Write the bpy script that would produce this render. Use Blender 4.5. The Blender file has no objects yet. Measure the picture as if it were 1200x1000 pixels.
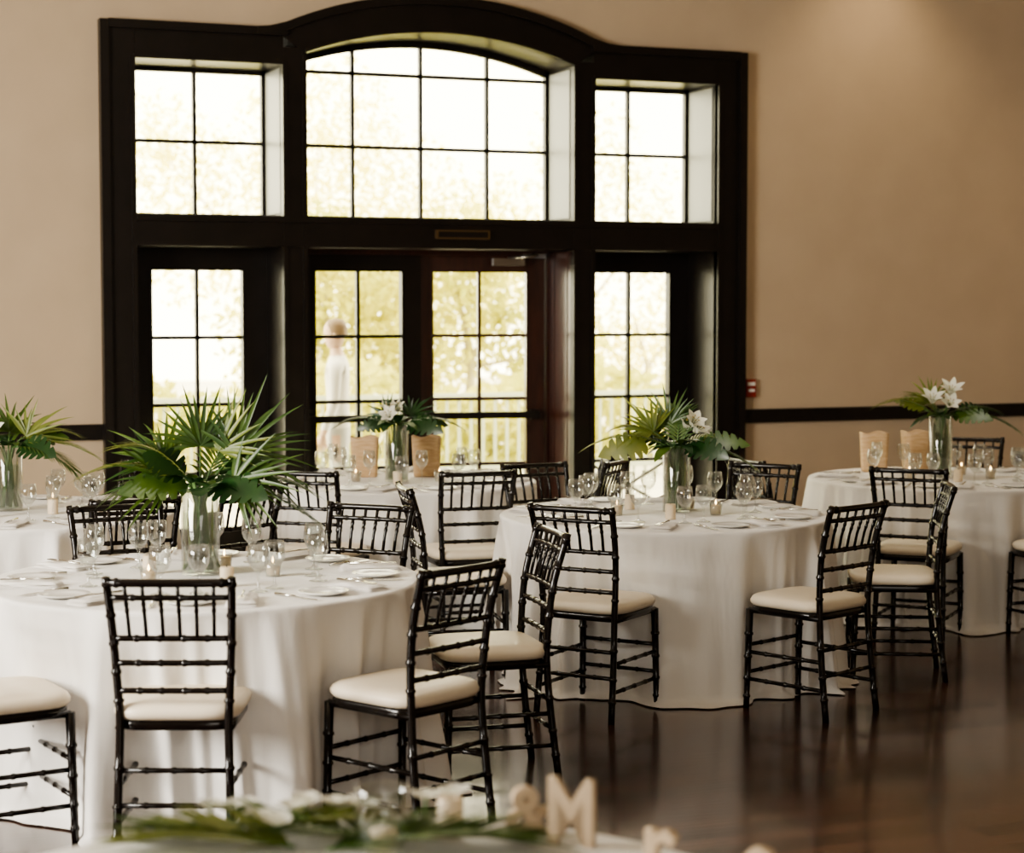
import bpy, math, random
from mathutils import Vector, Matrix, noise
random.seed(7)
C22, S22 = math.cos(math.radians(22)), math.sin(math.radians(22))
def P(a, b, z=0.0):
    """floor-plan axes of the seating layout (turned 22 deg to the window wall) -> world"""
    return Vector((a*C22 + b*S22, -a*S22 + b*C22, z))
def face_rot(fx, fd):
    v = P(fx, fd)
    return math.atan2(-v.x, v.y)

# ------------------------------------------------------------------ materials
def nmat(name):
    m = bpy.data.materials.new(name); m.use_nodes = True
    nt = m.node_tree; nt.nodes.clear()
    out = nt.nodes.new('ShaderNodeOutputMaterial')
    return m, nt, out
def N(nt, t, **kw):
    n = nt.nodes.new(t)
    for k, v in kw.items():
        if k in n.inputs: n.inputs[k].default_value = v
        else: setattr(n, k, v)
    return n
def c4(c): return (c[0], c[1], c[2], 1)
def pbr(name, col, rough=0.5, col2=None, nscale=8, bump=0, bscale=60, metallic=0, spec=0.5, sheen=0, stretch=None, coat=0, trans=0):
    m, nt, out = nmat(name)
    b = N(nt, 'ShaderNodeBsdfPrincipled')
    b.inputs['Base Color'].default_value = c4(col)
    b.inputs['Roughness'].default_value = rough
    b.inputs['Metallic'].default_value = metallic
    b.inputs['Specular IOR Level'].default_value = spec
    b.inputs['Sheen Weight'].default_value = sheen
    b.inputs['Coat Weight'].default_value = coat
    tc = N(nt, 'ShaderNodeTexCoord'); mp = N(nt, 'ShaderNodeMapping')
    if stretch: mp.inputs['Scale'].default_value = stretch
    nt.links.new(tc.outputs['Object'], mp.inputs['Vector'])
    if col2:
        n = N(nt, 'ShaderNodeTexNoise'); n.inputs['Scale'].default_value = nscale; n.inputs['Detail'].default_value = 4
        nt.links.new(mp.outputs[0], n.inputs['Vector'])
        r = N(nt, 'ShaderNodeValToRGB'); r.color_ramp.elements[0].color = c4(col); r.color_ramp.elements[1].color = c4(col2)
        r.color_ramp.elements[0].position = .3; r.color_ramp.elements[1].position = .7
        nt.links.new(n.outputs['Fac'], r.inputs[0]); nt.links.new(r.outputs[0], b.inputs['Base Color'])
    if bump:
        n = N(nt, 'ShaderNodeTexNoise'); n.inputs['Scale'].default_value = bscale; n.inputs['Detail'].default_value = 3
        nt.links.new(mp.outputs[0], n.inputs['Vector'])
        bp = N(nt, 'ShaderNodeBump'); bp.inputs['Strength'].default_value = bump; bp.inputs['Distance'].default_value = .01
        nt.links.new(n.outputs['Fac'], bp.inputs['Height']); nt.links.new(bp.outputs[0], b.inputs['Normal'])
    last = b
    if trans:
        t = N(nt, 'ShaderNodeBsdfTranslucent'); t.inputs['Color'].default_value = c4(col2 or col)
        mx = N(nt, 'ShaderNodeMixShader'); mx.inputs[0].default_value = trans
        nt.links.new(b.outputs[0], mx.inputs[1]); nt.links.new(t.outputs[0], mx.inputs[2]); last = mx
    nt.links.new(last.outputs[0], out.inputs[0])
    return m
def glassmat(name, tint=(.97, .98, .97), edge=.55, base=.06):
    m, nt, out = nmat(name)
    tr = N(nt, 'ShaderNodeBsdfTransparent'); tr.inputs[0].default_value = c4(tint)
    gl = N(nt, 'ShaderNodeBsdfGlossy'); gl.inputs['Roughness'].default_value = .03
    lw = N(nt, 'ShaderNodeLayerWeight'); lw.inputs[0].default_value = .35
    ml = N(nt, 'ShaderNodeMath', operation='MULTIPLY_ADD'); ml.inputs[1].default_value = edge; ml.inputs[2].default_value = base
    nt.links.new(lw.outputs['Facing'], ml.inputs[0])
    mx = N(nt, 'ShaderNodeMixShader')
    nt.links.new(ml.outputs[0], mx.inputs[0]); nt.links.new(tr.outputs[0], mx.inputs[1]); nt.links.new(gl.outputs[0], mx.inputs[2])
    nt.links.new(mx.outputs[0], out.inputs[0])
    return m

M_wall = pbr('wall_beige_plaster', (.60, .475, .335), .85, (.56, .44, .31), 3, .15, 120)
M_ceil = pbr('ceiling_cream', (.58, .50, .38), .9)
M_dark = pbr('espresso_trim', (.010, .0075, .0055), .35, (.014, .010, .008), 6, .05, 30, spec=.35)
M_mahog = pbr('mahogany_door', (.055, .018, .012), .28, (.03, .012, .009), 5, stretch=(8, 8, 1), coat=.15)
M_reveal = pbr('reveal_sheen_grey', (.24, .245, .235), .4)  # daylight sheen on dark trim, put into the grey base colour
M_chair = pbr('chair_black_lacquer', (.0045, .0035, .003), .2, (.009, .006, .005), 15, spec=.4, coat=.1)
M_cush = pbr('ivory_vinyl', (.80, .70, .54), .42, (.84, .75, .60), 12, .08, 200)
M_plate = pbr('white_china', (.82, .80, .76), .15, spec=.6)
M_nap = pbr('white_linen_napkin', (.86, .83, .79), .85, bump=.2, bscale=60)
M_silver = pbr('silver', (.7, .68, .64), .2, metallic=1)
M_candle = pbr('candle_wax', (.88, .76, .58), .5, trans=.3)
M_leaf = pbr('palm_green', (.022, .062, .014), .38, (.09, .15, .022), 9, trans=.22)
M_leaf2 = pbr('dark_leaf_green', (.010, .036, .012), .3, (.024, .07, .016), 9, trans=.12)
M_leaf3 = pbr('yellow_green_leaf', (.10, .155, .025), .4, (.24, .26, .055), 9, trans=.3)
M_stem = pbr('stem_green', (.05, .12, .03), .4, (.10, .18, .045), 20)
M_petal = pbr('lily_petal', (.93, .91, .84), .5, (.88, .88, .74), 20, trans=.3)
M_pollen = pbr('pollen', (.42, .28, .05), .7)
M_wood = pbr('pale_wood_letters', (.52, .40, .27), .6, (.62, .49, .35), 12, .1, 40, stretch=(1, 1, 6))
M_bag = pbr('birch_veneer', (.50, .32, .16), .6, (.64, .46, .28), 14, .1, 40, stretch=(1, 1, 5))
M_red = pbr('alarm_red', (.30, .03, .02), .4)
M_brass = pbr('brass_plaque', (.16, .10, .045), .4, metallic=.6)
M_metal = pbr('door_closer_metal', (.45, .44, .43), .3, metallic=1)
M_glass = glassmat('clear_glass')
M_pane = glassmat('window_glass', (.98, .98, .93), .12, .03)
M_water = glassmat('vase_water', (.86, .93, .86), .3, .05)
M_patio = pbr('patio_stone', (.60, .57, .50), .9, (.52, .49, .42), 2)
M_rail = pbr('railing_paint', (.40, .44, .36), .5)
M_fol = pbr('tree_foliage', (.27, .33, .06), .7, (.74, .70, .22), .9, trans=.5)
M_fol2 = pbr('pale_foliage', (.58, .56, .17), .7, (.92, .87, .42), .7, trans=.5)  # paler, yellower leaf colour
M_bark = pbr('tree_bark', (.5, .46, .34), .9, (.4, .36, .26), 10)
M_shirt = pbr('white_shirt', (.72, .72, .71), .8)
M_trou = pbr('grey_trousers', (.50, .51, .51), .8)
M_skin = pbr('skin', (.62, .45, .36), .5)
M_hair = pbr('brown_hair', (.20, .14, .09), .6)
def flame_mat():
    m, nt, out = nmat('candle_flame'); e = N(nt, 'ShaderNodeEmission'); e.inputs[0].default_value = (1, .62, .25, 1); e.inputs[1].default_value = 14
    nt.links.new(e.outputs[0], out.inputs[0]); return m
M_flame = flame_mat()

def cloth_mat():
    m, nt, out = nmat('white_tablecloth')
    b = N(nt, 'ShaderNodeBsdfPrincipled'); b.inputs['Base Color'].default_value = (.85, .825, .785, 1)
    b.inputs['Roughness'].default_value = .72; b.inputs['Sheen Weight'].default_value = .15
    b.inputs['Specular IOR Level'].default_value = .25
    tc = N(nt, 'ShaderNodeTexCoord'); mp = N(nt, 'ShaderNodeMapping'); mp.inputs['Scale'].default_value = (1, 1, .3)
    nt.links.new(tc.outputs['Object'], mp.inputs[0])
    n1 = N(nt, 'ShaderNodeTexNoise'); n1.inputs['Scale'].default_value = 7.0; n1.inputs['Detail'].default_value = 3
    n2 = N(nt, 'ShaderNodeTexNoise'); n2.inputs['Scale'].default_value = 250
    nt.links.new(mp.outputs[0], n1.inputs[0]); nt.links.new(tc.outputs['Object'], n2.inputs[0])
    b1 = N(nt, 'ShaderNodeBump'); b1.inputs['Strength'].default_value = .4; b1.inputs['Distance'].default_value = .03
    b2 = N(nt, 'ShaderNodeBump'); b2.inputs['Strength'].default_value = .08; b2.inputs['Distance'].default_value = .004
    nt.links.new(n1.outputs['Fac'], b1.inputs['Height']); nt.links.new(n2.outputs['Fac'], b2.inputs['Height'])
    nt.links.new(b1.outputs[0], b2.inputs['Normal']); nt.links.new(b2.outputs[0], b.inputs['Normal'])
    nt.links.new(b.outputs[0], out.inputs[0]); return m
M_cloth = cloth_mat()

def floor_mat():
    m, nt, out = nmat('dark_wood_floor')
    b = N(nt, 'ShaderNodeBsdfPrincipled')
    tc = N(nt, 'ShaderNodeTexCoord'); mp = N(nt, 'ShaderNodeMapping')
    nt.links.new(tc.outputs['Object'], mp.inputs[0])
    br = N(nt, 'ShaderNodeTexBrick'); br.offset = .37
    br.inputs['Color1'].default_value = (.052, .023, .014, 1); br.inputs['Color2'].default_value = (.135, .062, .040, 1)
    br.inputs['Mortar'].default_value = (.010, .006, .005, 1)
    br.inputs['Scale'].default_value = 1; br.inputs['Mortar Size'].default_value = .003
    br.inputs['Brick Width'].default_value = 1.3; br.inputs['Row Height'].default_value = .11
    nt.links.new(mp.outputs[0], br.inputs['Vector'])
    n = N(nt, 'ShaderNodeTexNoise'); n.inputs['Scale'].default_value = 4; n.inputs['Detail'].default_value = 8
    mp2 = N(nt, 'ShaderNodeMapping'); mp2.inputs['Scale'].default_value = (1, 14, 1)
    nt.links.new(tc.outputs['Object'], mp2.inputs[0]); nt.links.new(mp2.outputs[0], n.inputs[0])
    mx = N(nt, 'ShaderNodeMixRGB', blend_type='MULTIPLY'); mx.inputs[0].default_value = .6
    nt.links.new(br.outputs['Color'], mx.inputs[1]); nt.links.new(n.outputs['Color'], mx.inputs[2])
    nt.links.new(mx.outputs[0], b.inputs['Base Color'])
    n3 = N(nt, 'ShaderNodeTexNoise'); n3.inputs['Scale'].default_value = 1.5; n3.inputs['Detail'].default_value = 4
    nt.links.new(tc.outputs['Object'], n3.inputs[0])
    mr = N(nt, 'ShaderNodeMapRange'); mr.inputs['To Min'].default_value = .15; mr.inputs['To Max'].default_value = .27
    nt.links.new(n3.outputs['Fac'], mr.inputs[0]); nt.links.new(mr.outputs[0], b.inputs['Roughness'])
    bp = N(nt, 'ShaderNodeBump'); bp.inputs['Strength'].default_value = .2; bp.inputs['Distance'].default_value = .003
    nt.links.new(n.outputs['Fac'], bp.inputs['Height']); nt.links.new(bp.outputs[0], b.inputs['Normal'])
    b.inputs['Coat Weight'].default_value = .5; b.inputs['Coat Roughness'].default_value = .12
    nt.links.new(b.outputs[0], out.inputs[0]); return m
M_floor = floor_mat()

# ------------------------------------------------------------------ mesh builder
class MB:
    def __init__(s): s.v = []; s.f = []; s.m = []; s.s = []
    def add(s, verts, faces, mat=0, smooth=True):
        o = len(s.v); s.v += [tuple(v) for v in verts]
        for f in faces: s.f.append(tuple(i+o for i in f)); s.m.append(mat); s.s.append(smooth)
    def box(s, x0, x1, y0, y1, z0, z1, mat=0):
        v = [(x0,y0,z0),(x1,y0,z0),(x1,y1,z0),(x0,y1,z0),(x0,y0,z1),(x1,y0,z1),(x1,y1,z1),(x0,y1,z1)]
        s.add(v, [(0,3,2,1),(4,5,6,7),(0,1,5,4),(1,2,6,5),(2,3,7,6),(3,0,4,7)], mat, False)
    def prism(s, pts, y0, y1, mat=0):
        n = len(pts)
        v = [(p[0], y0, p[1]) for p in pts]+[(p[0], y1, p[1]) for p in pts]
        s.add(v, [tuple(range(n)), tuple(range(2*n-1, n-1, -1))]+[(i, i+n, (i+1) % n+n, (i+1) % n) for i in range(n)], mat, False)
    def tube(s, pts, radii, seg=8, mat=0):
        pts = [Vector(p) for p in pts]; n = len(pts)
        if not isinstance(radii, (list, tuple)): radii = [radii]*n
        t = (pts[1]-pts[0]).normalized()
        ref = Vector((0, 0, 1)) if abs(t.z) < .8 else Vector((1, 0, 0))
        u = t.cross(ref).normalized(); vs = []
        for i in range(n):
            tt = (pts[min(i+1, n-1)]-pts[max(i-1, 0)]).normalized()
            u = (u-tt*u.dot(tt)).normalized(); w = tt.cross(u)
            for k in range(seg):
                a = 2*math.pi*k/seg
                vs.append(pts[i]+(u*math.cos(a)+w*math.sin(a))*radii[i])
        fs = [(i*seg+k, i*seg+(k+1) % seg, (i+1)*seg+(k+1) % seg, (i+1)*seg+k) for i in range(n-1) for k in range(seg)]
        fs += [tuple(range(seg-1, -1, -1)), tuple((n-1)*seg+k for k in range(seg))]
        s.add(vs, fs, mat, True)
    def lathe(s, prof, seg=24, c=(0, 0, 0), mat=0, power=2, sx=1, sy=1):
        vs = []; n = len(prof)
        for r, z in prof:
            for k in range(seg):
                a = 2*math.pi*k/seg; ca, sa = math.cos(a), math.sin(a)
                q = (abs(ca)**power+abs(sa)**power)**(-1/power)
                vs.append((c[0]+r*q*ca*sx, c[1]+r*q*sa*sy, c[2]+z))
        fs = [(i*seg+k, i*seg+(k+1) % seg, (i+1)*seg+(k+1) % seg, (i+1)*seg+k) for i in range(n-1) for k in range(seg)]
        s.add(vs, fs, mat, True)
    def blade(s, base, d, nrm, L, W, n=5, droop=0.0, mat=0, prof=None, fold=.25, curl=0):
        base = Vector(base); d = Vector(d).normalized(); nrm = Vector(nrm)
        side = d.cross(nrm)
        if side.length < 1e-4: side = d.cross(Vector((.3, .5, .8)))
        side.normalize(); up = side.cross(d).normalized()
        vs = []
        for i in range(n+1):
            t = i/n
            w = W*(prof(t) if prof else math.sin(math.pi*min(1, .12+t*.88))**.8)/2
            p = base+d*L*t+Vector((0, 0, -1))*droop*L*t*t+up*curl*L*t*t
            vs += [p-side*w+up*w*fold, p, p+side*w+up*w*fold]
        fs = []
        for i in range(n):
            a = i*3; fs += [(a, a+1, a+4, a+3), (a+1, a+2, a+5, a+4)]
        s.add(vs, fs, mat, True)
    def mesh(s, name, mats):
        me = bpy.data.meshes.new(name); me.from_pydata(s.v, [], s.f)
        for m in mats: me.materials.append(m)
        me.polygons.foreach_set('material_index', s.m); me.polygons.foreach_set('use_smooth', s.s)
        me.update(); return me
    def obj(s, name, mats, loc=(0, 0, 0), rz=0, parent=None):
        return place(s.mesh(name, mats), name, loc, rz, parent)
def place(me, name, loc=(0, 0, 0), rz=0, parent=None):
    o = bpy.data.objects.new(name, me); bpy.context.collection.objects.link(o)
    o.location = loc; o.rotation_euler = (0, 0, rz)
    if parent: o.parent = parent
    return o
def empty(name, loc=(0, 0, 0), rz=0):
    return place(None, name, loc, rz)

# ------------------------------------------------------------------ room shell
WY = 12.7; CX = 4.61; CEIL = 5.0
X0, X1, Y0 = -3.6, 12.0, -3.5
mb = MB(); mb.box(X0-.2, X1+.2, Y0-.2, WY+.5, -.1, 0); mb.obj('floor', [M_floor])
mb = MB(); mb.box(X0-.2, X1+.2, Y0-.2, WY+.5, CEIL, CEIL+.1); mb.obj('ceiling', [M_ceil])
def arc(hw, z0, rise, n=28, cx=CX):
    R = (hw*hw+rise*rise)/(2*rise); out = []
    for i in range(n+1):
        x = -hw+2*hw*i/n
        out.append((cx+x, z0+math.sqrt(R*R-x*x)-(R-rise)))
    return out
mb = MB()
mb.box(X0-.2, CX-2.2, WY, WY+.5, 0, CEIL); mb.box(CX+2.2, X1+.2, WY, WY+.5, 0, CEIL)
mb.box(CX-2.2, CX-1.18, WY, WY+.5, 3.46, CEIL); mb.box(CX+1.18, CX+2.2, WY, WY+.5, 3.46, CEIL)
wa = arc(1.18, 3.53, .23)
for i in range(len(wa)-1):
    a, b = wa[i], wa[i+1]
    mb.prism([a, b, (b[0], CEIL), (a[0], CEIL)], WY, WY+.5)
mb.obj('wall_north', [M_wall])
mb = MB(); mb.box(X1, X1+.2, Y0, WY, 0, CEIL); mb.obj('wall_east', [M_wall])
mb = MB(); mb.box(X0, X1, Y0-.2, Y0, 0, CEIL); mb.obj('wall_south', [M_wall])
mb = MB(); mb.box(X0-.2, X0, Y0, WY, 0, CEIL); mb.obj('wall_west', [M_wall])

for nm, a, b in (('trim_1', X0, CX-2.32), ('trim_2', CX+2.32, X1)):
    mb = MB(); mb.box(a, b, WY-.025, WY+.01, .90, 1.0); mb.box(a, b, WY-.045, WY+.01, .975, 1.0); mb.box(a, b, WY-.035, WY+.01, .90, .915)
    mb.obj(nm, [M_dark])
for nm, a, b in (('baseboard_north_left', X0, CX-2.32), ('baseboard_north_right', CX+2.32, X1)):
    mb = MB(); mb.box(a, b, WY-.02, WY+.01, 0, .15); mb.box(a, b, WY-.03, WY+.01, .12, .15); mb.obj(nm, [M_dark])

# window wall casing
mb = MB()
yF, yB = WY-.05, WY+.5
for sg in (-1, 1):
    def X(a, b):
        p, q = CX+sg*a, CX+sg*b
        return (min(p, q), max(p, q))
    x = X(2.10, 2.315); mb.box(*x, yF, yB, 0, 3.57)
    x = X(2.27, 2.325); mb.box(*x, yF-.035, WY+.02, 0, 3.58)
    x = X(2.10, 2.13); mb.box(*x, yF-.015, WY, 0, 3.36)
    x = X(.975, 1.12); mb.box(*x, yF, yB, 0, 3.46)
    x = X(.965, .995); mb.box(*x, yF-.015, WY, 0, 3.43)
    x = X(1.10, 1.13); mb.box(*x, yF-.015, WY, 0, 3.36)
    x = X(1.12, 2.099); mb.box(*x, yF+.001, yB, 3.35, 3.565)
    x = X(1.20, 2.269); mb.box(*x, yF-.034, WY+.02, 3.53, 3.584)
    x = X(1.12, 2.11); mb.box(*x, yF-.014, WY, 3.345, 3.37)
    pr = [(1.30, 3.53), (1.10, 3.53), (1.10, 3.625), (1.16, 3.608), (1.22, 3.592), (1.30, 3.584)]
    mb.prism([(CX+sg*p[0], p[1]) for p in (pr if sg < 0 else reversed(pr))], yF-.037, WY+.02)
inner = arc(.975, 3.43, .175, 28); outer = arc(1.18, 3.57, .265, 28)
for i in range(28):
    mb.prism([inner[i], inner[i+1], outer[i+1], outer[i]], yF+.002, yB)
i2 = arc(.975, 3.455, .18, 28)
for i in range(28):
    mb.prism([inner[i], inner[i+1], i2[i+1], i2[i]], yF-.013, WY)
o2 = arc(1.19, 3.585, .268, 28); o1 = arc(1.18, 3.53, .262, 28)
for i in range(28):
    mb.prism([o1[i], o1[i+1], o2[i+1], o2[i]], yF-.036, WY)
mb.box(CX-2.1, CX+2.1, yF-.01, yB, 2.15, 2.35)
mb.box(CX-2.1, CX+2.1, yF-.03, WY, 2.31, 2.35)
mb.box(CX-2.1, CX+2.1, yF-.02, WY, 2.15, 2.18)
mb.obj('window_wall_casing', [M_dark])
mb = MB()   # reveals of the upper lights; grey stands for daylight reflected in dark paint
for (a, b, top) in ((-2.10, -1.12, 3.35), (1.12, 2.10, 3.35), (-.975, .975, 3.43)):
    for xx, sg in ((a, 1), (b, -1)):
        p, q = CX+xx, CX+xx+sg*.008
        mb.box(min(p, q), max(p, q), WY+.03, WY+.39, 2.375, top-.02)
    mb.box(CX+a, CX+b, WY+.02, WY+.40, 2.35, 2.358)
mb.obj('trim_3', [M_reveal])

GY0, GY1 = WY+.41, WY+.46
def bars(mb, xs, zs, x0, x1, z0, z1, w=.0125):
    for x in xs: mb.box(x-w, x+w, GY0+.005, GY1-.005, z0, z1)
    for z in zs: mb.box(x0, x1, GY0+.005, GY1-.005, z-w, z+w)
def sash(name, x0, x1, z0, z1, nx, zs, fr=.03):
    mb = MB()
    mb.box(x0, x0+fr, GY0, GY1, z0, z1); mb.box(x1-fr, x1, GY0, GY1, z0, z1)
    mb.box(x0, x1, GY0, GY1, z0, z0+fr); mb.box(x0, x1, GY0, GY1, z1-fr, z1)
    bars(mb, [x0+(x1-x0)*i/nx for i in range(1, nx)], zs, x0, x1, z0, z1)
    mb.box(x0+.01, x1-.01, GY0+.02, GY0+.026, z0+.01, z1-.01, 1)
    return mb.obj(name, [M_dark, M_pane])
sash('window_1', CX-2.10, CX-1.12, 2.35, 3.35, 2, [2.86])
sash('window_3', CX+1.12, CX+2.10, 2.35, 3.35, 2, [2.86])
mb = MB()
x0, x1 = CX-.975, CX+.975
mb.box(x0, x0+.03, GY0, GY1, 2.35, 3.45); mb.box(x1-.03, x1, GY0, GY1, 2.35, 3.45); mb.box(x0, x1, GY0, GY1, 2.35, 2.38)
ia = arc(.975, 3.385, .175); ib = arc(.975, 3.44, .175)
for i in range(28): mb.prism([ia[i], ia[i+1], ib[i+1], ib[i]], GY0, GY1)
bars(mb, [], [2.86, 3.365], x0, x1, 0, 0)
for k in (-.5, 0, .5):
    zt = 3.43+.175*(1-(k/.975)**2)
    mb.box(CX+k-.0125, CX+k+.0125, GY0+.005, GY1-.005, 2.35, zt)
mb.prism([(x0, 2.36)]+[(x1, 2.36)]+list(reversed(ia)), GY0+.02, GY0+.026, 1)
mb.obj('window_2', [M_dark, M_pane])

def swing(o, hx, hy, ang):
    M = Matrix.Translation((hx, hy, 0)) @ Matrix.Rotation(math.radians(ang), 4, 'Z') @ Matrix.Translation((-hx, -hy, 0))
    o.data.transform(M)
def leaf_door(name, x0, x1, gx0, gx1, mat, top=2.14, xbar=False, handle=None):
    mb = MB(); z0, z1 = .25, 2.01
    mb.box(x0, gx0, GY0-.01, GY1, .01, top); mb.box(gx1, x1, GY0-.01, GY1, .01, top)
    mb.box(gx0, gx1, GY0-.01, GY1, z1, top); mb.box(gx0, gx1, GY0-.01, GY1, .01, z0)
    for a, b in ((gx0, gx0+.012), (gx1-.012, gx1)): mb.box(a, b, GY0-.02, GY1, z0, z1)
    mb.box(gx0, gx1, GY0-.02, GY1, z1-.012, z1)
    zs = [1.545, 1.09, .62]
    bars(mb, [(gx0+gx1)/2], zs, gx0, gx1, z0, z1)
    if xbar:
        mb.tube([(gx0, GY0+.02, .25), (gx1, GY0+.02, .61)], .011, 6); mb.tube([(gx1, GY0+.02, .25), (gx0, GY0+.02, .61)], .011, 6)
    mb.box(gx0, gx1, GY0+.02, GY0+.026, z0, z1, 1)
    if handle:
        mb.box(x0+.05, x1-.05, GY0-.09, GY0-.05, .95, 1.0, 2)
        mb.box(x0+.05, x0+.11, GY0-.06, GY0, .94, 1.01, 2); mb.box(x1-.11, x1-.05, GY0-.06, GY0, .94, 1.01, 2)
    return mb.obj(name, [mat, M_pane, M_dark])
leaf_door('window_4', CX-2.10, CX-1.12, 2.685, 3.325, M_dark, top=2.15)
leaf_door('window_5', CX+1.12, CX+2.10, 5.90, 6.56, M_dark, xbar=True, top=2.15)
leaf_door('door_1', 3.668, 4.60, 3.818, 4.468, M_dark, handle=True)
d2 = leaf_door('door_2', 4.625, 5.555, 4.725, 5.43, M_mahog, top=2.149, handle=True)
swing(d2, 5.555, GY1, -9)
mb = MB(); mb.box(3.635, 3.665, GY0-.03, GY1, 0, 2.15); mb.box(5.56, 5.585, GY0-.03, GY1, 0, 2.15); mb.box(3.666, 5.559, GY0-.05, GY0-.012, 2.115, 2.155)
mb.obj('trim_4', [M_mahog])
mb = MB(); mb.box(5.575, 5.584, WY+.0, WY+.38, 0, 2.14); mb.box(5.571, 5.575, WY+.05, WY+.09, 0, 2.14); mb.box(5.571, 5.575, WY+.28, WY+.32, 0, 2.14); mb.obj('trim_5', [M_mahog])
mb = MB(); mb.box(5.12, 5.36, GY0-.09, GY0-.052, 2.045, 2.095); mb.tube([(5.24, GY0-.07, 2.10), (5.36, GY0-.24, 2.11), (5.46, GY0-.07, 2.125)], .011, 8); mb.box(5.36, 5.53, GY0-.075, GY0-.052, 2.10, 2.13)
dc = mb.obj('door_closer', [M_metal])
mb = MB(); mb.box(4.54, 4.93, yF-.045, yF-.012, 2.215, 2.275, 0); mb.box(4.555, 4.915, yF-.048, yF-.045, 2.225, 2.265, 1)
mb.obj('exit_plaque', [M_brass, M_dark])
mb = MB(); mb.box(6.965, 7.045, WY-.04, WY+.0, 1.09, 1.22, 0); mb.box(6.98, 7.03, WY-.05, WY-.04, 1.13, 1.15, 1); mb.box(6.975, 7.035, WY-.046, WY-.04, 1.175, 1.2, 1)
mb.obj('fire_alarm_pull', [M_red, M_plate])

# ------------------------------------------------------------------ outdoors
mb = MB(); mb.box(-8, 30, WY+.5, 45, -.15, -.02); mb.obj('patio_ground', [M_patio])
mb = MB()
ry = 18.5
mb.box(3, 16, ry-.04, ry+.04, .82, .87); mb.box(3, 16, ry-.03, ry+.03, .08, .13)
x = 3.0
while x < 16: mb.box(x-.012, x+.012, ry-.012, ry+.012, -.02, .83); x += .13
for x in (3, 5.6, 8.2, 10.8, 13.4, 16): mb.box(x-.05, x+.05, ry-.05, ry+.05, -.02, .93)
mb.obj('patio_railing', [M_rail])
def tree(name, cx, cy, h, blobs, dens, seed, fol=None):
    rnd = random.Random(seed); mb = MB()
    mb.tube([(cx, cy, -.05), (cx+.1, cy, h*.4), (cx-.1, cy+.1, h*.75)], [.07, .05, .02], 8, 1)
    for (bx, by, bz, br) in blobs:
        mb.tube([(cx, cy, h*.35), (cx+bx*.6, cy+by*.6, (h*.35+bz)/2+.1), (cx+bx, cy+by, bz)], [.03, .02, .008], 6, 1)
        for i in range(int(dens*br*br)):
            d = Vector((rnd.gauss(0, 1), rnd.gauss(0, 1), rnd.gauss(0, 1))).normalized()*br*(rnd.random()**.5)
            p = Vector((cx+bx, cy+by, bz))+d
            if p.z < 0.03: continue
            dd = Vector((rnd.uniform(-1, 1), rnd.uniform(-1, 1), rnd.uniform(-1, .4)))
            mb.blade(p, dd, (rnd.uniform(-1, 1), rnd.uniform(-1, 1), 1), rnd.uniform(.08, .15), rnd.uniform(.05, .08), 3, .1, 0)
    return mb.obj(name, [fol or M_fol, M_bark])
tree('deciduous_tree', 6.5, 21.8, 2.6, [(-.5, 0, 1.4, .8), (.5, .3, 1.7, .9), (0, 0, 2.2, .8), (.9, 0, 1.0, .8)], 1500, 1)
tree('deciduous_tree', 8.5, 22.6, 2.8, [(-.6, 0, 1.5, .9), (.6, .3, 1.6, .9), (0.1, 0, 2.4, .8), (1.3, 0, 1.0, .7), (-1.0, 0, 2.2, .6)], 1500, 2)
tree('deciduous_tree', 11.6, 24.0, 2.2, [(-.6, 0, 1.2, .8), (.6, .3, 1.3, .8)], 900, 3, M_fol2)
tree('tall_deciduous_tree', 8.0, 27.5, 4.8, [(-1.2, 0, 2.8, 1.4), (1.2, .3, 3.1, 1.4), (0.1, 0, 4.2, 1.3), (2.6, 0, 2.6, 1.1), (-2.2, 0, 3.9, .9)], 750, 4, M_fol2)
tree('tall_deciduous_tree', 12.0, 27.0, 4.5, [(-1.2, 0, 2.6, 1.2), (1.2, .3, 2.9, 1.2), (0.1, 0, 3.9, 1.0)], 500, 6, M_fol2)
def hedge(name, x0, x1, y, h, n, seed):
    rnd = random.Random(seed); mb = MB()
    for i in range(n):
        p = Vector((rnd.uniform(x0, x1), y+rnd.uniform(-.4, .4), rnd.uniform(.03, h)))
        p.z *= 1+.2*math.sin(p.x*2.3)
        mb.blade(p, (rnd.uniform(-1, 1), rnd.uniform(-1, .2), rnd.uniform(-.5, 1)), (rnd.uniform(-1, 1), -1, .6), rnd.uniform(.1, .17), .08, 3, .1, 0)
    x = x0
    while x < x1:
        mb.tube([(x, y, -.05), (x+.1, y, h*.7)], [.03, .012], 6, 1); x += .8
    return mb.obj(name, [M_fol, M_bark])
hedge('garden_hedge', 3, 16, 20, 1.0, 7500, 5)

# ------------------------------------------------------------------ chiavari chair
def turned(mb, path, r, knots, mat=0, seg=8, taper=None):
    """bamboo-like turned stick along a path with raised rings at knots (0..1)"""
    path = [Vector(p) for p in path]
    L = [0]
    for i in range(1, len(path)): L.append(L[-1]+(path[i]-path[i-1]).length)
    T = L[-1]
    def at(t):
        d = t*T
        for i in range(1, len(path)):
            if d <= L[i]+1e-9:
                return path[i-1].lerp(path[i], (d-L[i-1])/(L[i]-L[i-1]))
        return path[-1]
    ts = set([0, 1]); w = .005/T
    for l in L: ts.add(l/T)
    for k in knots:
        for q in (-1.8*w, -.7*w, 0, .7*w, 1.8*w):
            if 0 < k+q < 1: ts.add(k+q)
    ts = sorted(ts); pts = []; rr = []
    for t in ts:
        m = min([abs(t-k) for k in knots]+[9])
        b = 1.26 if m <= .75*w else 1.0
        tp = 1 if not taper else taper[0]+(taper[1]-taper[0])*t
        pts.append(at(t)); rr.append(r*b*tp)
    mb.tube(pts, rr, seg, mat)
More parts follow.
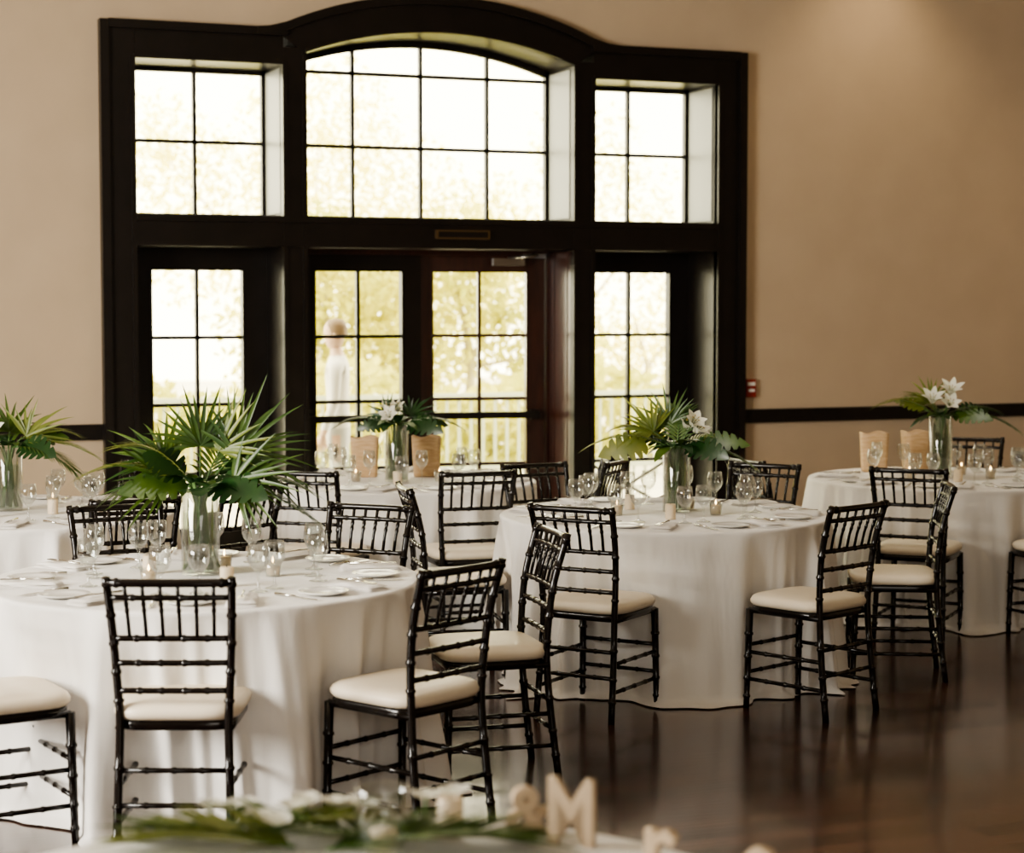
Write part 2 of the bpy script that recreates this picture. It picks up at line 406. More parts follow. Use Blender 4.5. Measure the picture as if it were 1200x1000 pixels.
def smooth_path(ctrl, n=6):
    out = []; c = [Vector(p) for p in ctrl]
    c = [c[0]*2-c[1]]+c+[c[-1]*2-c[-2]]
    for i in range(1, len(c)-2):
        for k in range(n):
            t = k/n; p0, p1, p2, p3 = c[i-1], c[i], c[i+1], c[i+2]
            out.append(.5*((2*p1)+(-p0+p2)*t+(2*p0-5*p1+4*p2-p3)*t*t+(-p0+3*p1-3*p2+p3)*t**3))
    out.append(c[-2]); return out
def back_xy(z):
    k = [(0, -.235), (.25, -.205), (.45, -.19), (.6, -.195), (.75, -.215), (.92, -.265)]
    for (a, ya), (b, yb) in zip(k, k[1:]):
        if z <= b+1e-6: return ya+(yb-ya)*(z-a)/(b-a)
    return k[-1][1]
def bx(z): return .172+.024*max(0, (z-.45)/.47)+.01*max(0, (.45-z)/.45)
def make_chair():
    mb = MB()
    for sg in (-1, 1):
        ctrl = [(sg*bx(z), back_xy(z), z) for z in (0, .25, .45, .6, .75, .925)]
        turned(mb, smooth_path(ctrl, 4), .0155, [.1, .2, .33, .56, .66, .76, .86, .975], taper=(.92, .88), seg=10)
        turned(mb, [(sg*.185, .195, 0), (sg*.178, .185, .44)], .0160, [.12, .3, .52, .75], taper=(.8, 1.05), seg=10)
        for z in (.13, .25):
            turned(mb, [(sg*(bx(z)), back_xy(z), z), (sg*.182, .19, z)], .0088, [.25, .5, .75])
        mb.tube([(sg*.176, back_xy(.43), .435), (sg*.178, .185, .435)], .013, 8)
    for z in (.16, .28): turned(mb, [(-.18, .19, z), (.18, .19, z)], .0088, [.25, .5, .75])
    for z in (.19, .30): turned(mb, [(-bx(z), back_xy(z), z), (bx(z), back_xy(z), z)], .0088, [.25, .5, .75])
    for z, r in ((.908, .0135), (.860, .0095), (.725, .0100), (.645, .0100), (.555, .0100)):
        b = .012 if z > .8 else .006
        pth = [(-bx(z), back_xy(z), z), (-bx(z)*.5, back_xy(z)-b*.8, z), (0, back_xy(z)-b, z), (bx(z)*.5, back_xy(z)-b*.8, z), (bx(z), back_xy(z), z)]
        turned(mb, smooth_path(pth, 3), r, [.2, .4, .6, .8] if z < .9 else [.08, .92])
    for i in range(6):
        u = -1+2*(i+1)/7
        p = []
        for z in (.725, .79, .860, .908):
            b = (.012 if z > .8 else .008)*(1-u*u)
            p.append((u*bx(z), back_xy(z)-b, z))
        turned(mb, p, .0065, [.5, .62], seg=6)
    mb.lathe([(.0, .425), (.185, .425), (.192, .432), (.192, .452), (.186, .458), (0, .458)], 40, (0, 0, 0), 0, 7)
    mb.lathe([(.18, .456), (.197, .460), (.206, .472), (.207, .485), (.200, .498), (.185, .507), (.14, .513), (.07, .516), (0.001, .517)], 48, (0, .0, 0), 1, 5)
    return mb.mesh('dining_chair', [M_chair, M_cush])
CH = make_chair()
TABLES = {'A': (-1.135, 7.2), 'B': (.735, 9.42), 'C': (2.52, 11.35), 'D': (-.655, 11.2), 'E': (-2.44, 9.5)}
CHAIRS = [
 (-1.07, 6.34, 0.0, 1, 'A'), (-.36, 6.56, -.76, .65, 'A'), (-.10, 7.36, -.96, -.27, 'A'),
 (-.71, 8.10, -.41, -.91, 'A'), (-1.57, 8.09, .46, -.89, 'A'), (-1.70, 6.42, .85, .52, 'A'),
 (.38, 8.49, .5, .86, 'B'), (1.30, 8.54, -.7, .72, 'B'), (1.82, 9.33, -.99, .1, 'B'), (-.25, 9.25, .97, .2, 'B'),
 (.25, 10.24, .5, -.86, 'B'), (1.22, 10.24, -.5, -.86, 'B'),
 (2.17, 10.40, .42, .9, 'C'), (2.93, 10.41, -.42, .9, 'C'), (2.84, 12.26, -.35, -.93, 'C'), (1.52, 10.85, .9, .4, 'C'),
 (-1.0, 10.24, .3, .95, 'D'), (-.25, 10.24, -.3, .95, 'D'), (.30, 11.32, -1, -.05, 'D'), (.33, 10.78, -.9, .35, 'D'),
 (-1.77, 8.81, -.45, .88, 'E'), (-2.06, 10.40, -.4, -.9, 'E'), (-1.42, 9.32, -.8, .6, 'E'),
]
seats = {k: [] for k in TABLES}
for a, b, fx, fd, tb in CHAIRS:
    place(CH, 'dining_chair', P(a, b), face_rot(fx, fd))
    t = TABLES[tb]; v = P(a-t[0], b-t[1]); seats[tb].append((math.atan2(v.y, v.x), v.length))

# ------------------------------------------------------------------ tables
def make_table(center, seat_list, seed, R=.795):
    rnd = random.Random(seed); mb = MB()
    n = 720; H = .765
    ph = [rnd.uniform(0, 6.28) for _ in range(9)]
    def F(a, t):
        w = a+.10*math.sin(2*a+ph[3])+.05*math.sin(5*a+ph[4])+.025*math.sin(2.6*t+3*a+ph[6])
        s1 = ((.5+.5*math.sin(19*w+ph[0]))**2.2)*2-.65
        s2 = ((.5+.5*math.sin(31*w+ph[1]-.5*t))**2.2)*2-.6
        return .70*s1*(.8+.2*math.sin(2*a+ph[8]))+.45*s2*(.6+.4*math.sin(3*a+ph[2]))
    def ind(a):
        s = 0
        for (q, d) in seat_list:
            da = (a-q+math.pi) % (2*math.pi)-math.pi
            s = max(s, math.exp(-(da/.25)**4)*max(0, min(1, (1.18-d)/.2)))
        return s
    rings = []
    for rr in (0.001, .15, .3, .45, .6, .7, .76): rings.append([(rr*math.cos(2*math.pi*k/n), rr*math.sin(2*math.pi*k/n), H) for k in range(n)])
    for rr, dz in ((R-.012, .0), (R-.004, .003), (R, .010)):
        rings.append([(rr*math.cos(2*math.pi*k/n), rr*math.sin(2*math.pi*k/n), H-dz) for k in range(n)])
    NT = 44
    for j in range(1, NT+1):
        t = j/NT; ring = []
        for k in range(n):
            a = 2*math.pi*k/n; I = ind(a)
            fl = .006*min(1, t*4)+.075*t**1.1
            pool = max(0, (t-.94)/.06)
            amp = .080*(t**.62)*(.9+.25*math.sin(3*a+ph[5]))
            wr = .004*math.sin(6*a+9*t+ph[7])*math.sin(3.14*t)
            r = R+fl*(1-I*.95)+amp*F(a, t)*(1-.35*I)-.085*I*min(1, t*2.0)+wr
            r += pool*(.05+.025*math.sin(13*a+ph[4]))
            z = (H-.010)*(1-min(1, t/.965))+.006+.012*(1+math.sin(21*a+ph[2]))*pool*(1-pool)*2
            ring.append((r*math.cos(a), r*math.sin(a), max(z, .004)))
        rings.append(ring)
    vs = [v for r in rings for v in r]
    fs = [(i*n+k, i*n+(k+1) % n, (i+1)*n+(k+1) % n, (i+1)*n+k) for i in range(len(rings)-1) for k in range(n)]
    fs = [tuple(reversed(f)) for f in fs]
    mb.add(vs, fs, 0, True)
    mb.lathe([(0.001, .725), (.70, .725), (.71, .735), (.70, .745), (0.001, .745)], 48, mat=1)
    for sx in (-1, 1):
        for sy in (-1, 1): mb.tube([(sx*.32, sy*.32, .005), (sx*.32, sy*.32, .725)], .016, 8, 2)
    return mb.obj('round_banquet_table', [M_cloth, M_wood, M_metal], P(*center))
for i, (k, c) in enumerate(TABLES.items()):
    make_table(c, seats[k], 11+i)
FG = (-.27, 3.05)
make_table(FG, [], 40)
TZ = .7655

# ------------------------------------------------------------------ tableware
def goblet():
    mb = MB()
    mb.lathe([(.001, .002), (.034, .002), (.034, .004), (.012, .010), (.005, .018), (.0045, .05), (.006, .068), (.016, .078), (.030, .094), (.0385, .115), (.0385, .14), (.034, .172), (.0325, .172), (.0365, .14), (.0365, .115), (.028, .096), (.014, .082), (.001, .079)], 28)
    return mb.mesh('water_goblet', [M_glass])
def wineglass():
    mb = MB()
    mb.lathe([(.001, .002), (.033, .002), (.033, .004), (.01, .009), (.0045, .018), (.004, .09), (.012, .1), (.028, .118), (.035, .14), (.034, .17), (.029, .2), (.0275, .2), (.032, .17), (.033, .14), (.026, .12), (.001, .104)], 28)
    return mb.mesh('wine_glass', [M_glass])
def plate():
    mb = MB()
    mb.lathe([(.001, .003), (.05, .002), (.07, .006), (.088, .012), (.090, .014), (.088, .0155), (.07, .009), (.05, .005), (.001, .005)], 40)
    return mb.mesh('side_plate', [M_plate])
def napkin():
    mb = MB()
    nx, ny = 16, 8
    for layer in range(3):
        z0 = .001+layer*.006; sc = 1-.04*layer
        vs = []
        for i in range(nx+1):
            for j in range(ny+1):
                x = (-.12+.24*i/nx)*sc; y = (-.055+.11*j/ny)*sc
                z = z0+.006+.004*math.sin(x*40+layer*2)*math.cos(y*30+layer)
                e = min(i, nx-i, j*2, (ny-j)*2)
                if e == 0: z = z0
                vs.append((x, y, z))
        fs = [(i*(ny+1)+j, (i+1)*(ny+1)+j, (i+1)*(ny+1)+j+1, i*(ny+1)+j+1) for i in range(nx) for j in range(ny)]
        mb.add(vs, fs, 0, True)
    return mb.mesh('folded_napkin', [M_nap])
def fork():
    mb = MB()
    mb.tube([(0, -.09, .006), (0, 0, .007), (0, .04, .008)], [.005, .003, .004], 6)
    mb.box(-.011, .011, .035, .055, .006, .009)
    for x in (-.009, -.003, .003, .009): mb.box(x-.0014, x+.0014, .055, .1, .006, .0085)
    return mb.mesh('dinner_fork', [M_silver])
def knife():
    mb = MB()
    mb.tube([(0, -.1, .007), (0, 0, .007)], [.006, .005], 6)
    mb.add([(-.007, 0, .003), (.007, 0, .003), (.009, .08, .003), (.0, .115, .003), (-.007, .1, .003), (-.007, 0, .006), (.007, 0, .006), (.009, .08, .005), (0, .115, .004), (-.007, .1, .006)],
           [(0, 4, 3, 2, 1), (5, 6, 7, 8, 9), (0, 1, 6, 5), (1, 2, 7, 6), (2, 3, 8, 7), (3, 4, 9, 8), (4, 0, 5, 9)], 0, False)
    return mb.mesh('dinner_knife', [M_silver])
def votive():
    mb = MB()
    mb.lathe([(.001, .001), (.026, .001), (.032, .06), (.0305, .06), (.0245, .005), (.001, .005)], 24, mat=1)
    mb.lathe([(.001, .006), (.023, .006), (.0265, .045), (.024, .048), (.001, .046)], 24, mat=0)
    mb.tube([(0, 0, .046), (0, .001, .054)], .001, 5, 0)
    mb.lathe([(.0005, .050), (.0035, .055), (.0042, .060), (.002, .069), (.0003, .075)], 10, mat=2)
    return mb.mesh('votive_candle', [M_candle, M_glass, M_flame])
def pillar():
    mb = MB()
    mb.lathe([(.001, .001), (.024, .001), (.025, .004), (.025, .068), (.022, .072), (.012, .068), (.001, .067)], 24, mat=0)
    mb.tube([(0, 0, .067), (0, .001, .078)], .0012, 5, 1)
    return mb.mesh('pillar_candle', [M_candle, M_dark])
GO, WG, PL, NP, FK, KN, VO, PI = goblet(), wineglass(), plate(), napkin(), fork(), knife(), votive(), pillar()
BAGS = ((-.86, 11.42, .1), (-.50, 11.45, -.1), (2.18, 11.78, .0), (2.455, 11.90, .15))
bagpos = [P(a, b, 0) for a, b, r in BAGS]
def clear(p, d): return all((Vector((p.x, p.y, 0))-q).length > d for q in bagpos)

def set_place(tc, ang, rnd, full=True):
    u = Vector((math.cos(ang), math.sin(ang), 0)); w = Vector((-u.y, u.x, 0)); rz = math.atan2(u.y, u.x)+math.pi/2
    def at(r, s): return tc+u*r+w*s+Vector((0, 0, TZ))
    if clear(at(.62, 0), .3):
        place(PL, 'side_plate', at(.63, .0), rz)
        place(NP, 'folded_napkin', at(.61, .175), rz+math.pi/2+rnd.uniform(-.12, .12))
        place(FK, 'dinner_fork', at(.61, .175)+Vector((0, 0, .020)), rz+math.pi); place(KN, 'dinner_knife', at(.62, -.125), rz+math.pi)
    p = at(.42, -.13+rnd.uniform(-.02, .02))
    if clear(p, .15): place(GO, 'water_goblet', p, 0)
    p = at(.40, .0+rnd.uniform(-.02, .02))
    if full and clear(p, .15):
        if rnd.random() < .35: place(WG, 'wine_glass', p, 0)
        else: place(GO, 'water_goblet', p, 0)
rnd = random.Random(5)
for k, c in TABLES.items():
    tc = P(*c)
    n = 8
    base = seats[k][0][0]
    for i in range(n): set_place(tc, base+2*math.pi*i/n, rnd, i % 4 != 3)
    for i in range(5):
        a = base+.4+i*1.26
        p = tc+Vector((math.cos(a)*.25, math.sin(a)*.25, TZ))
        if clear(p, .16): place(PI if i % 3 == 0 else VO, 'pillar_candle' if i % 3 == 0 else 'votive_candle', p)

# ------------------------------------------------------------------ centrepieces
def fan_leaf(mb, base, d, nrm, L, n, mat, spread=100, droop=.12, rnd=random):
    d = Vector(d).normalized(); nrm = Vector(nrm); side = d.cross(nrm).normalized(); up = side.cross(d).normalized()
    for i in range(n):
        q = -1+2*i/(n-1)+rnd.uniform(-.03, .03); a = math.radians(spread*q)
        dd = d*math.cos(a)+side*math.sin(a)+up*rnd.uniform(-.18, .18)
        l = L*(1-.28*abs(q)**1.5)*rnd.uniform(.78, 1.12)
        mb.blade(base, dd, up, l, .019, 7, droop*rnd.uniform(.2, 2.4), mat, lambda t: (.15+t*4 if t < .2 else .95*(1-((t-.2)/.8)**1.5))+.02, .35)
def feather_leaf(mb, base, d, L, mat, rnd, nl=17, ll=.15):
    d = Vector(d).normalized(); side = d.cross(Vector((0, 0, 1))).normalized(); pts = []
    for i in range(nl+1):
        t = i/nl; pts.append(base+d*L*t+Vector((0, 0, -1))*.45*L*t*t)
    mb.tube(pts, [.004*(1-.7*i/nl) for i in range(nl+1)], 6, 3)
    for i in range(2, nl+1):
        t = i/nl; tan = (pts[i]-pts[i-1]).normalized(); up = side.cross(tan).normalized()
        for sg in (-1, 1):
            dd = side*sg*(.9-.5*t)+tan*(.55+.5*t)+up*.15
            mb.blade(pts[i], dd, up, ll*(1-.45*abs(t-.4))*rnd.uniform(.8, 1.15), .013, 4, .25, mat, lambda s: (.3+s*3 if s < .25 else 1.05*(1-((s-.25)/.75)**1.5))+.02, .3)
def broad_leaf(mb, base, d, nrm, L, W, mat, notched=True):
    def pf(t):
        w = math.sin(math.pi*(t**.72))**.75 if 0 < t < 1 else .02
        if notched and .15 < t < .92 and (int(t*26) % 4 == 0): w *= .42
        return w+.01
    mb.blade(base, d, nrm, L, W, 26, .25, mat, pf, .12)
def lily(mb, c, d, size=.095, open_=.75):
    d = Vector(d).normalized(); a0 = d.orthogonal().normalized(); b0 = d.cross(a0)
    for i in range(6):
        a = i*math.pi/3; o = a0*math.cos(a)+b0*math.sin(a)
        dd = d*(1-open_*.25)+o*open_*.60
        mb.blade(c, dd, d-o*.4, size, .050 if i % 2 else .042, 7, 0, 4, lambda t: math.sin(math.pi*min(1, .1+t*.9))**.7, .3, curl=-.3)
    for i in range(5):
        a = i*1.256; o = a0*math.cos(a)+b0*math.sin(a)
        mb.tube([c, c+d*.035+o*.012, c+d*.055+o*.018], .0010, 4, 3); mb.tube([c+d*.053+o*.012, c+d*.057+o*.022], .002, 5, 5)
def centrepiece(loc, seed, fans, feathers, broads, lilies, hv=.30, sc=1.0):
    rnd = random.Random(seed)
    E = empty('palm_centerpiece', loc)
    mb = MB(); r = .066
    mb.lathe([(.001, .002), (r, .002), (r+.002, .006), (r+.002, hv), (r, hv+.002), (r-.004, hv), (r-.004, .014), (.001, .012)], 32)
    mb.obj('glass_vase', [M_glass], parent=E)
    mb = MB(); mb.lathe([(.001, .014), (r-.005, .014), (r-.005, hv*.72), (.001, hv*.72)], 28); mb.obj('water', [M_water], parent=E)
    mb = MB(); top = Vector((0, 0, hv))
    def dirv(az, el):
        a = math.radians(az); e = math.radians(el); v = P(math.cos(a), math.sin(a)); return Vector((v.x*math.cos(e), v.y*math.cos(e), math.sin(e)))
    def stem(d, l, r0=.004):
        foot = Vector((-d.x*.05+rnd.uniform(-.02, .02), -d.y*.05+rnd.uniform(-.02, .02), .02))
        neck = Vector((d.x*.035, d.y*.035, hv)); end = neck+d*l
        mb.tube([foot, foot.lerp(neck, .5), neck, neck.lerp(end, .5)+Vector((0, 0, .01)), end], [r0, r0, r0, r0*.8, r0*.6], 6, 3)
        return end
    for az, el, sl, L, nn, m in fans:
        d = dirv(az, el); e = stem(d, sl)
        view = P(rnd.uniform(-.6, .6), -1)+Vector((0, 0, .5))
        nrm = (view-d*view.dot(d)).normalized()
        fan_leaf(mb, e, d, nrm, L, nn, m, 85, .14, rnd)
    for az, el, sl, L, m in feathers:
        d = dirv(az, el); e = stem(d, sl); feather_leaf(mb, e, d, L, m, rnd)
    for az, el, sl, L, W, m in broads:
        d = dirv(az, el); e = stem(d, sl); n2 = Vector((0, 0, 1))+P(0, -.9)
        broad_leaf(mb, e, d, n2, L, W, m, True)
    for az, el, sl, s in lilies:
        d = dirv(az, el); e = stem(d, sl)
        lily(mb, e, (d+P(rnd.uniform(-.4, .4), -.9)+Vector((0, 0, .3))), s)
    for i in range(14):
        az = i*360/14+rnd.uniform(-10, 10); d = dirv(az, rnd.uniform(0, 60))
        e = Vector((d.x*.03, d.y*.03, hv+.01))
        mb.blade(e, d, (0, 0, 1), rnd.uniform(.10, .18), rnd.uniform(.045, .075), 8, .5, 1 if i % 3 else 0, lambda t: math.sin(math.pi*min(1, .05+t*.95))**.8, .2)
    for i in range(8):
        a = rnd.uniform(0, 6.28)
        mb.tube([(math.cos(a)*.045, math.sin(a)*.045, .02), (-math.cos(a)*.03, -math.sin(a)*.03, hv+.03)], .0045, 6, 3)
    for i in range(4):
        a = i*1.6
        mb.blade((math.cos(a)*.03, math.sin(a)*.03, .02), (math.cos(a)*.05, math.sin(a)*.05, 1), (math.cos(a), math.sin(a), 0), hv*.9, .035, 8, 0, 2 if i == 0 else 0, None, .3)
    mb.obj('foliage', [M_leaf, M_leaf2, M_leaf3, M_stem, M_petal, M_pollen], parent=E)
    E.scale = (sc, sc, sc)
    return E
centrepiece(P(-1.165, 7.30, TZ), 1,
  [(12, 48, .15, .33, 24, 0), (165, 42, .14, .27, 18, 0), (95, 78, .15, .26, 18, 0), (345, 16, .10, .26, 18, 0), (30, 65, .14, .28, 18, 2), (190, 20, .08, .25, 16, 0)],
  [(178, 36, .0, .42, 2), (25, 24, .0, .38, 0), (150, 20, .0, .36, 0), (190, 55, .0, .40, 2), (60, 60, .0, .36, 0), (0, 10, .0, .34, 1)],
  [(330, 8, .01, .26, .17, 1), (205, 12, .01, .26, .16, 0), (280, 12, .0, .20, .16, 1), (200, 45, .05, .20, .15, 1), (30, 5, .03, .22, .15, 1), (20, 35, .06, .22, .16, 1)],
  [], hv=.31, sc=1.05)
centrepiece(P(.80, 9.5, TZ), 2,
  [(120, 66, .12, .24, 18, 0), (170, 42, .12, .24, 17, 2)],
  [(178, 30, .0, .42, 2), (8, 12, .0, .32, 0), (75, 75, .0, .32, 0), (160, 45, .0, .36, 2), (20, 35, .0, .30, 2)],
  [(200, 5, .12, .26, .19, 2), (320, 5, .02, .25, .17, 1), (350, 14, .08, .25, .14, 0), (150, 30, .04, .2, .15, 1)],
  [(10, 50, .10, .085), (330, 62, .13, .08), (40, 65, .1, .07)], hv=.31)
centrepiece(P(2.50, 11.42, TZ), 3,
  [(140, 62, .1, .20, 15, 2)],
  [(178, 42, .0, .38, 2), (5, 18, .0, .40, 0), (0, 32, .02, .30, 1), (150, 60, 0, .28, 2)],
  [(330, 10, .04, .24, .16, 0), (20, 15, .1, .2, .13, 1), (160, 30, .08, .2, .12, 2)],
  [(170, 66, .09, .10), (20, 68, .14, .105), (300, 55, .08, .085)], hv=.35)
centrepiece(P(-.655, 11.12, TZ), 4,
  [(30, 40, .08, .2, 15, 1), (150, 50, .06, .18, 14, 1)],
  [(175, 30, .0, .30, 1), (8, 28, .0, .32, 1)],
  [(330, 5, .04, .24, .17, 1), (20, 10, .06, .22, .15, 1), (210, 8, .02, .2, .14, 1)],
  [(130, 55, .08, .085), (240, 50, .06, .08), (80, 70, .08, .07)], hv=.32)
centrepiece(P(-2.46, 9.55, TZ), 5,
  [(15, 42, .08, .26, 16, 2), (90, 70, .08, .24, 16, 0)],
  [(5, 22, .0, .38, 2), (340, 10, .0, .32, 0), (30, 40, 0, .34, 2)],
  [(330, 5, .04, .24, .17, 1), (20, 20, .06, .22, .15, 0), (210, 8, .02, .2, .14, 1)], [(200, 60, .08, .08)], hv=.31)

def bag():
    mb = MB()
    H = .235
    mb.lathe([(.001, .001), (.070, .001), (.073, .01), (.084, H-.01), (.085, H), (.081, H), (.070, .012), (.001, .01)], 48, power=5, sy=.75)
    me = mb.mesh('birch_lantern_bag', [M_bag])
    for v in me.vertices:
        if v.co.z > H-.02: v.co.z += .008*math.sin(v.co.x*45)
    return me
BG = bag()
for a, b, r in BAGS:
    place(BG, 'birch_lantern_bag', P(a, b, TZ), -math.radians(22)+r)

# ------------------------------------------------------------------ head table in the foreground
def lying_frond(name, a, b, ang, L, mat, seed, ll=.17):
    rnd = random.Random(seed); mb = MB(); n = 24; pts = []
    for i in range(n+1):
        t = i/n; pts.append(Vector((L*t, .05*L*math.sin(t*2), .012+.016*math.sin(t*3))))
    mb.tube(pts, [.004*(1-.6*i/n) for i in range(n+1)], 6, 1)
    for i in range(1, n+1):
        t = i/n; tan = (pts[i]-pts[i-1]).normalized(); side = Vector((-tan.y, tan.x, 0))
        for sg in (-1, 1):
            dd = side*sg*(.8-.4*t)+tan*(.7+.3*t)+Vector((0, 0, rnd.uniform(.02, .22)))
            mb.blade(pts[i], dd, (0, 0, 1), ll*(1-.4*abs(t-.4))*rnd.uniform(.8, 1.1), .019, 5, .02, 0, lambda s: (.3+s*3 if s < .25 else 1.05*(1-((s-.25)/.75)**1.5))+.02, .3)
    return mb.obj(name, [mat, M_stem], P(a, b, TZ+.001), ang-math.radians(22))
lying_frond('palm_frond', -.20, 3.62, math.radians(170), .48, M_leaf, 1)
lying_frond('palm_frond', -.40, 3.56, math.radians(168), .28, M_leaf3, 2)
lying_frond('palm_frond', -.34, 3.54, math.radians(8), .36, M_leaf, 3)
lying_frond('palm_frond', -.48, 3.70, math.radians(-6), .30, M_leaf3, 4, .12)
def blossom():
    mb = MB()
    for k, (ox, oy) in enumerate(((0, 0), (.035, .012), (-.03, .02))):
        for i in range(5):
            a = i*1.2566+k; o = Vector((math.cos(a), math.sin(a), 0))
            mb.blade(Vector((ox, oy, .028)), o*.9+Vector((0, 0, .45)), (0, 0, 1), .034, .030, 5, .1, 0, lambda t: math.sin(math.pi*min(1, .15+t*.8))**.6, .2)
        mb.tube([(ox, oy, .001), (ox, oy, .030)], [.003, .003], 6, 1)
    return mb.mesh('white_orchid_blossom', [M_petal, M_stem])
BL = blossom()
for a, b, r, s in ((-.545, 3.72, 0, 1), (-.40, 3.75, 1, 1), (-.445, 3.64, 2, 1), (-.31, 3.76, 2.5, 1), (-.13, 3.795, .4, 1.1)):
    o = place(BL, 'white_orchid_blossom', P(a, b, TZ+.014), r); o.scale = (s, s, s)
mb = MB()
mb.lathe([(.001, .002), (.036, .002), (.040, .008), (.052, .035), (.055, .06), (.050, .085), (.046, .1), (.052, .118), (.050, .119), (.0435, .1), (.047, .085), (.052, .06), (.049, .036), (.036, .011), (.001, .010)], 32)
mb.lathe([(.001, .012), (.026, .012), (.026, .04), (.001, .04)], 20, mat=1)
mb.obj('glass_hurricane_jar', [M_glass, M_candle], P(-.238, 3.585, TZ))
place(PI, 'pillar_candle', P(-.118, 3.70, TZ))

S = empty('wooden_letter_sign', P(.11, 3.70, TZ))
def letter(ch, nm, a, b, size, yaw, wd=1.0):
    cu = bpy.data.curves.new(nm, 'FONT'); cu.body = ch; cu.size = size; cu.extrude = .010; cu.offset = .002; cu.bevel_depth = .002
    cu.align_x = 'CENTER'
    t = bpy.data.objects.new(nm+'_tmp', cu); bpy.context.collection.objects.link(t)
    bpy.context.view_layer.update()
    me = bpy.data.meshes.new_from_object(t.evaluated_get(bpy.context.evaluated_depsgraph_get()))
    bpy.data.objects.remove(t)
    zmin = min(v.co.y for v in me.vertices)
    for v in me.vertices: v.co.y -= zmin; v.co.x *= wd
    me.materials.clear(); me.materials.append(M_wood)
    o = bpy.data.objects.new(nm, me); bpy.context.collection.objects.link(o)
    o.rotation_euler = (math.pi/2, 0, -math.radians(22)+yaw); o.location = P(a, b, TZ)-S.location; o.parent = S
letter('&', 'letter_and', .028, 3.70, .125, .2)
letter('M', 'letter_m', .112, 3.62, .175, -.35, .74)
letter('r', 'letter_r', .262, 3.44, .158, -.5)
letter('s', 'letter_s', .43, 3.34, .144, -.5)

# ------------------------------------------------------------------ guest outside the glass door
def guest(loc, rz):
    V = [(0, 0, .95, .14), (0, 0, 1.12, .125), (0, .01, 1.32, .15), (0, 0, 1.44, .10), (0, .01, 1.52, .055), (0, .02, 1.58, .06)]
    Ed = [(0, 1), (1, 2), (2, 3), (3, 4), (4, 5)]
    def chain(start, pts):
        prev = start
        for p in pts:
            V.append(p); Ed.append((prev, len(V)-1)); prev = len(V)-1
    for s in (-1, 1):
        chain(0, [(s*.09, 0, .86, .10), (s*.10, .02*s, .5, .065), (s*.10, .02*s-.01, .3, .055), (s*.10, .03*s-.02, .09, .045), (s*.105, .03*s+.10, .04, .04)])
        chain(3, [(s*.17, 0, 1.40, .062), (s*.21, .0, 1.13, .043), (s*.20, .08, .92, .033), (s*.20, .10, .85, .03)])
    me = bpy.data.meshes.new('body'); me.from_pydata([v[:3] for v in V], Ed, []); me.update()
    E = empty('standing_guest', loc, rz)
    o = place(me, 'body', parent=E)
    o.modifiers.new('s', 'SKIN')
    for i, v in enumerate(V): me.skin_vertices[0].data[i].radius = (v[3], v[3]*(.75 if i < 4 else 1))
    me.skin_vertices[0].data[0].use_root = True
    o.modifiers.new('sub', 'SUBSURF').levels = 2; o.modifiers['sub'].render_levels = 2
    bpy.context.view_layer.update()
    m2 = bpy.data.meshes.new_from_object(o.evaluated_get(bpy.context.evaluated_depsgraph_get()))
    o.modifiers.clear(); o.data = m2
    m2.materials.clear()
    for m in (M_shirt, M_trou, M_skin, M_hair): m2.materials.append(m)
    for p in m2.polygons:
        z = p.center.z; p.use_smooth = True
        p.material_index = 3 if z < .08 else 1 if z < .93 and abs(p.center.x) < .165 else 2 if (z < .9 or z > 1.5) else 0
    mb = MB()
    mb.lathe([(.001, 1.555), (.035, 1.56), (.055, 1.59), (.068, 1.64), (.074, 1.69), (.070, 1.74), (.05, 1.775), (.001, 1.79)], 20, (0, .03, 0), 0, sy=1.2)
    mb.blade((0, .105, 1.68), (0, .5, -1), (0, 1, .2), .05, .03, 4, 0, 0)
    for s in (-1, 1):
        mb.lathe([(.001, -.03), (.012, -.02), (.014, .01), (.001, .03)], 10, (s*.074, .02, 1.665), 0)
        mb.lathe([(.001, -.006), (.007, 0), (.001, .006)], 8, (s*.028, .109, 1.685), 1)
    mb.tube([(-.022, .108, 1.612), (0, .114, 1.608), (.022, .108, 1.612)], .005, 6, 2)
    mb.lathe([(.074, 1.66), (.08, 1.70), (.078, 1.75), (.056, 1.795), (.001, 1.81)], 20, (0, .012, 0), 1, sy=1.15)
    mb.obj('head', [M_skin, M_hair, M_red], parent=E)
    mb = MB()
    for s in (-1, 1):
        h = Vector((s*.20, .10, .85))
        mb.tube([h+Vector((0, 0, .02)), h+Vector((0, .01, -.03)), h+Vector((0, .015, -.07))], [.024, .034, .03], 10, 0)
        for i, l in enumerate((.06, .075, .07, .055)):
            b = h+Vector((0, -.015+.02*i, -.065)); mb.tube([b, b+Vector((-s*.006, .004, -l*.5)), b+Vector((-s*.018, .006, -l))], [.009, .008, .006], 6, 0)
        b = h+Vector((0, .035, -.02)); mb.tube([b, b+Vector((-s*.01, .022, -.03)), b+Vector((-s*.016, .026, -.055))], [.011, .009, .007], 6, 0)
    mb.obj('hands', [M_skin], parent=E)
    E.scale = (.93, .93, .93)
    return E
guest((4.40, 14.45, -.02), math.radians(65))

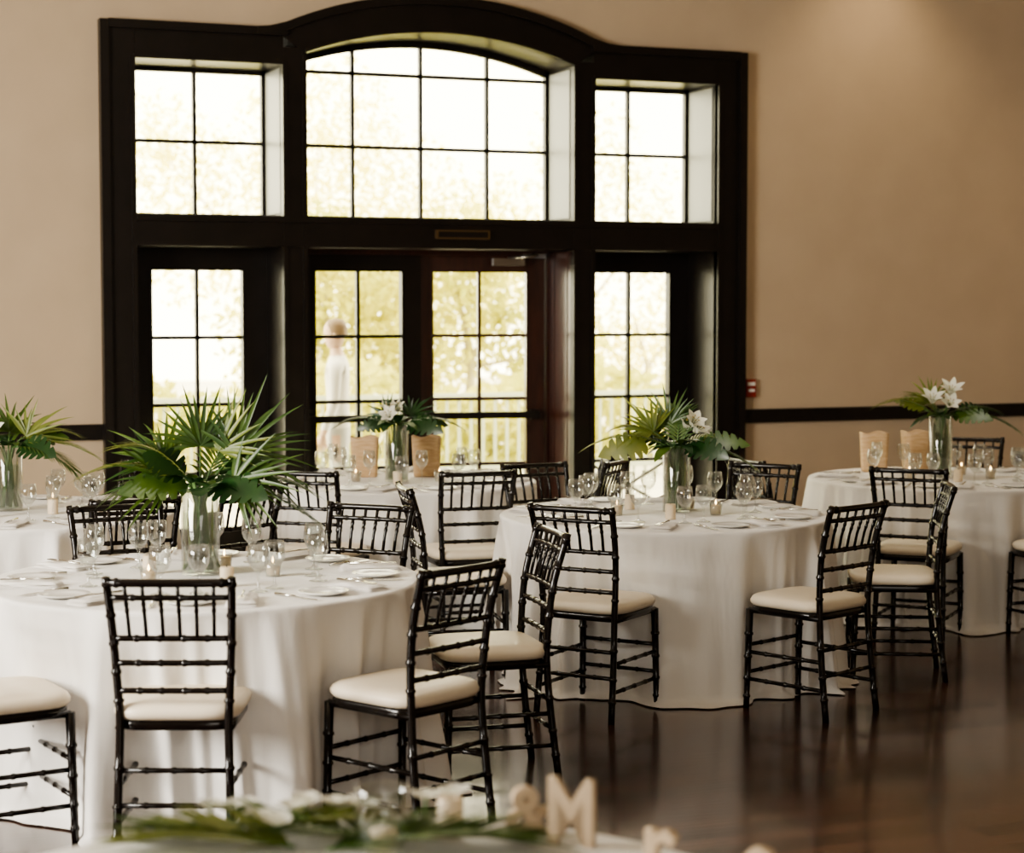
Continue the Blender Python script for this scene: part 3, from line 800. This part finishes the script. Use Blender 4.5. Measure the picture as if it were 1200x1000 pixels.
# ------------------------------------------------------------------ light
w = bpy.data.worlds.new('overcast_sky'); bpy.context.scene.world = w; w.use_nodes = True
bg = w.node_tree.nodes['Background']; bg.inputs[0].default_value = (1, .925, .70, 1); bg.inputs[1].default_value = 8.5
def area(name, loc, target, sx, sy, energy, col):
    l = bpy.data.lights.new(name, 'AREA'); l.shape = 'RECTANGLE'; l.size = sx; l.size_y = sy; l.energy = energy; l.color = col
    o = bpy.data.objects.new(name, l); bpy.context.collection.objects.link(o); o.location = loc
    o.rotation_euler = (Vector(target)-Vector(loc)).to_track_quat('-Z', 'Y').to_euler(); return o
area('west_fill_light', (X0+.15, 6.5, 2.2), (3, 8.3, .9), 4, 2.2, 800, (1, .955, .865))  # added soft fill from the left, the west wall has no window
area('south_fill_light', (0.5, Y0+.2, 2.9), (3, 9, .8), 4, 2.5, 140, (1, .95, .86))  # added weak fill from behind the camera, no window in that wall
def down_spot(loc, energy, col=(1, .76, .46), ang=95):
    l = bpy.data.lights.new('down_spot', 'SPOT'); l.energy = energy; l.color = col; l.spot_size = math.radians(ang); l.spot_blend = .8; l.shadow_soft_size = .12
    o = bpy.data.objects.new('downlight_or_fill_spot', l); bpy.context.collection.objects.link(o); o.location = loc
down_spot((8.0, 12.1, 4.95), 65)
down_spot((10.5, 12.0, 4.95), 40)
for k in 'ABCDE':
    q = P(*TABLES[k]); down_spot((q.x+.2, q.y+.3, 4.95), 110, (1, .93, .82), 50)  # added spots that brighten the table tops, no fixtures there

# ------------------------------------------------------------------ camera
cam = bpy.data.cameras.new('camera'); co = bpy.data.objects.new('camera', cam); bpy.context.collection.objects.link(co)
co.location = (0, 0, 1.78); co.rotation_euler = (math.radians(90-3.607), 0, -math.radians(22))
cam.sensor_fit = 'HORIZONTAL'; cam.sensor_width = 36; cam.lens = 69
cam.dof.use_dof = True; cam.dof.focus_distance = 8.3; cam.dof.aperture_fstop = 2.6
bpy.context.scene.camera = co
vs = bpy.context.scene.view_settings
vs.view_transform = 'AgX'; vs.look = 'AgX - Medium High Contrast'; vs.exposure = 0.38
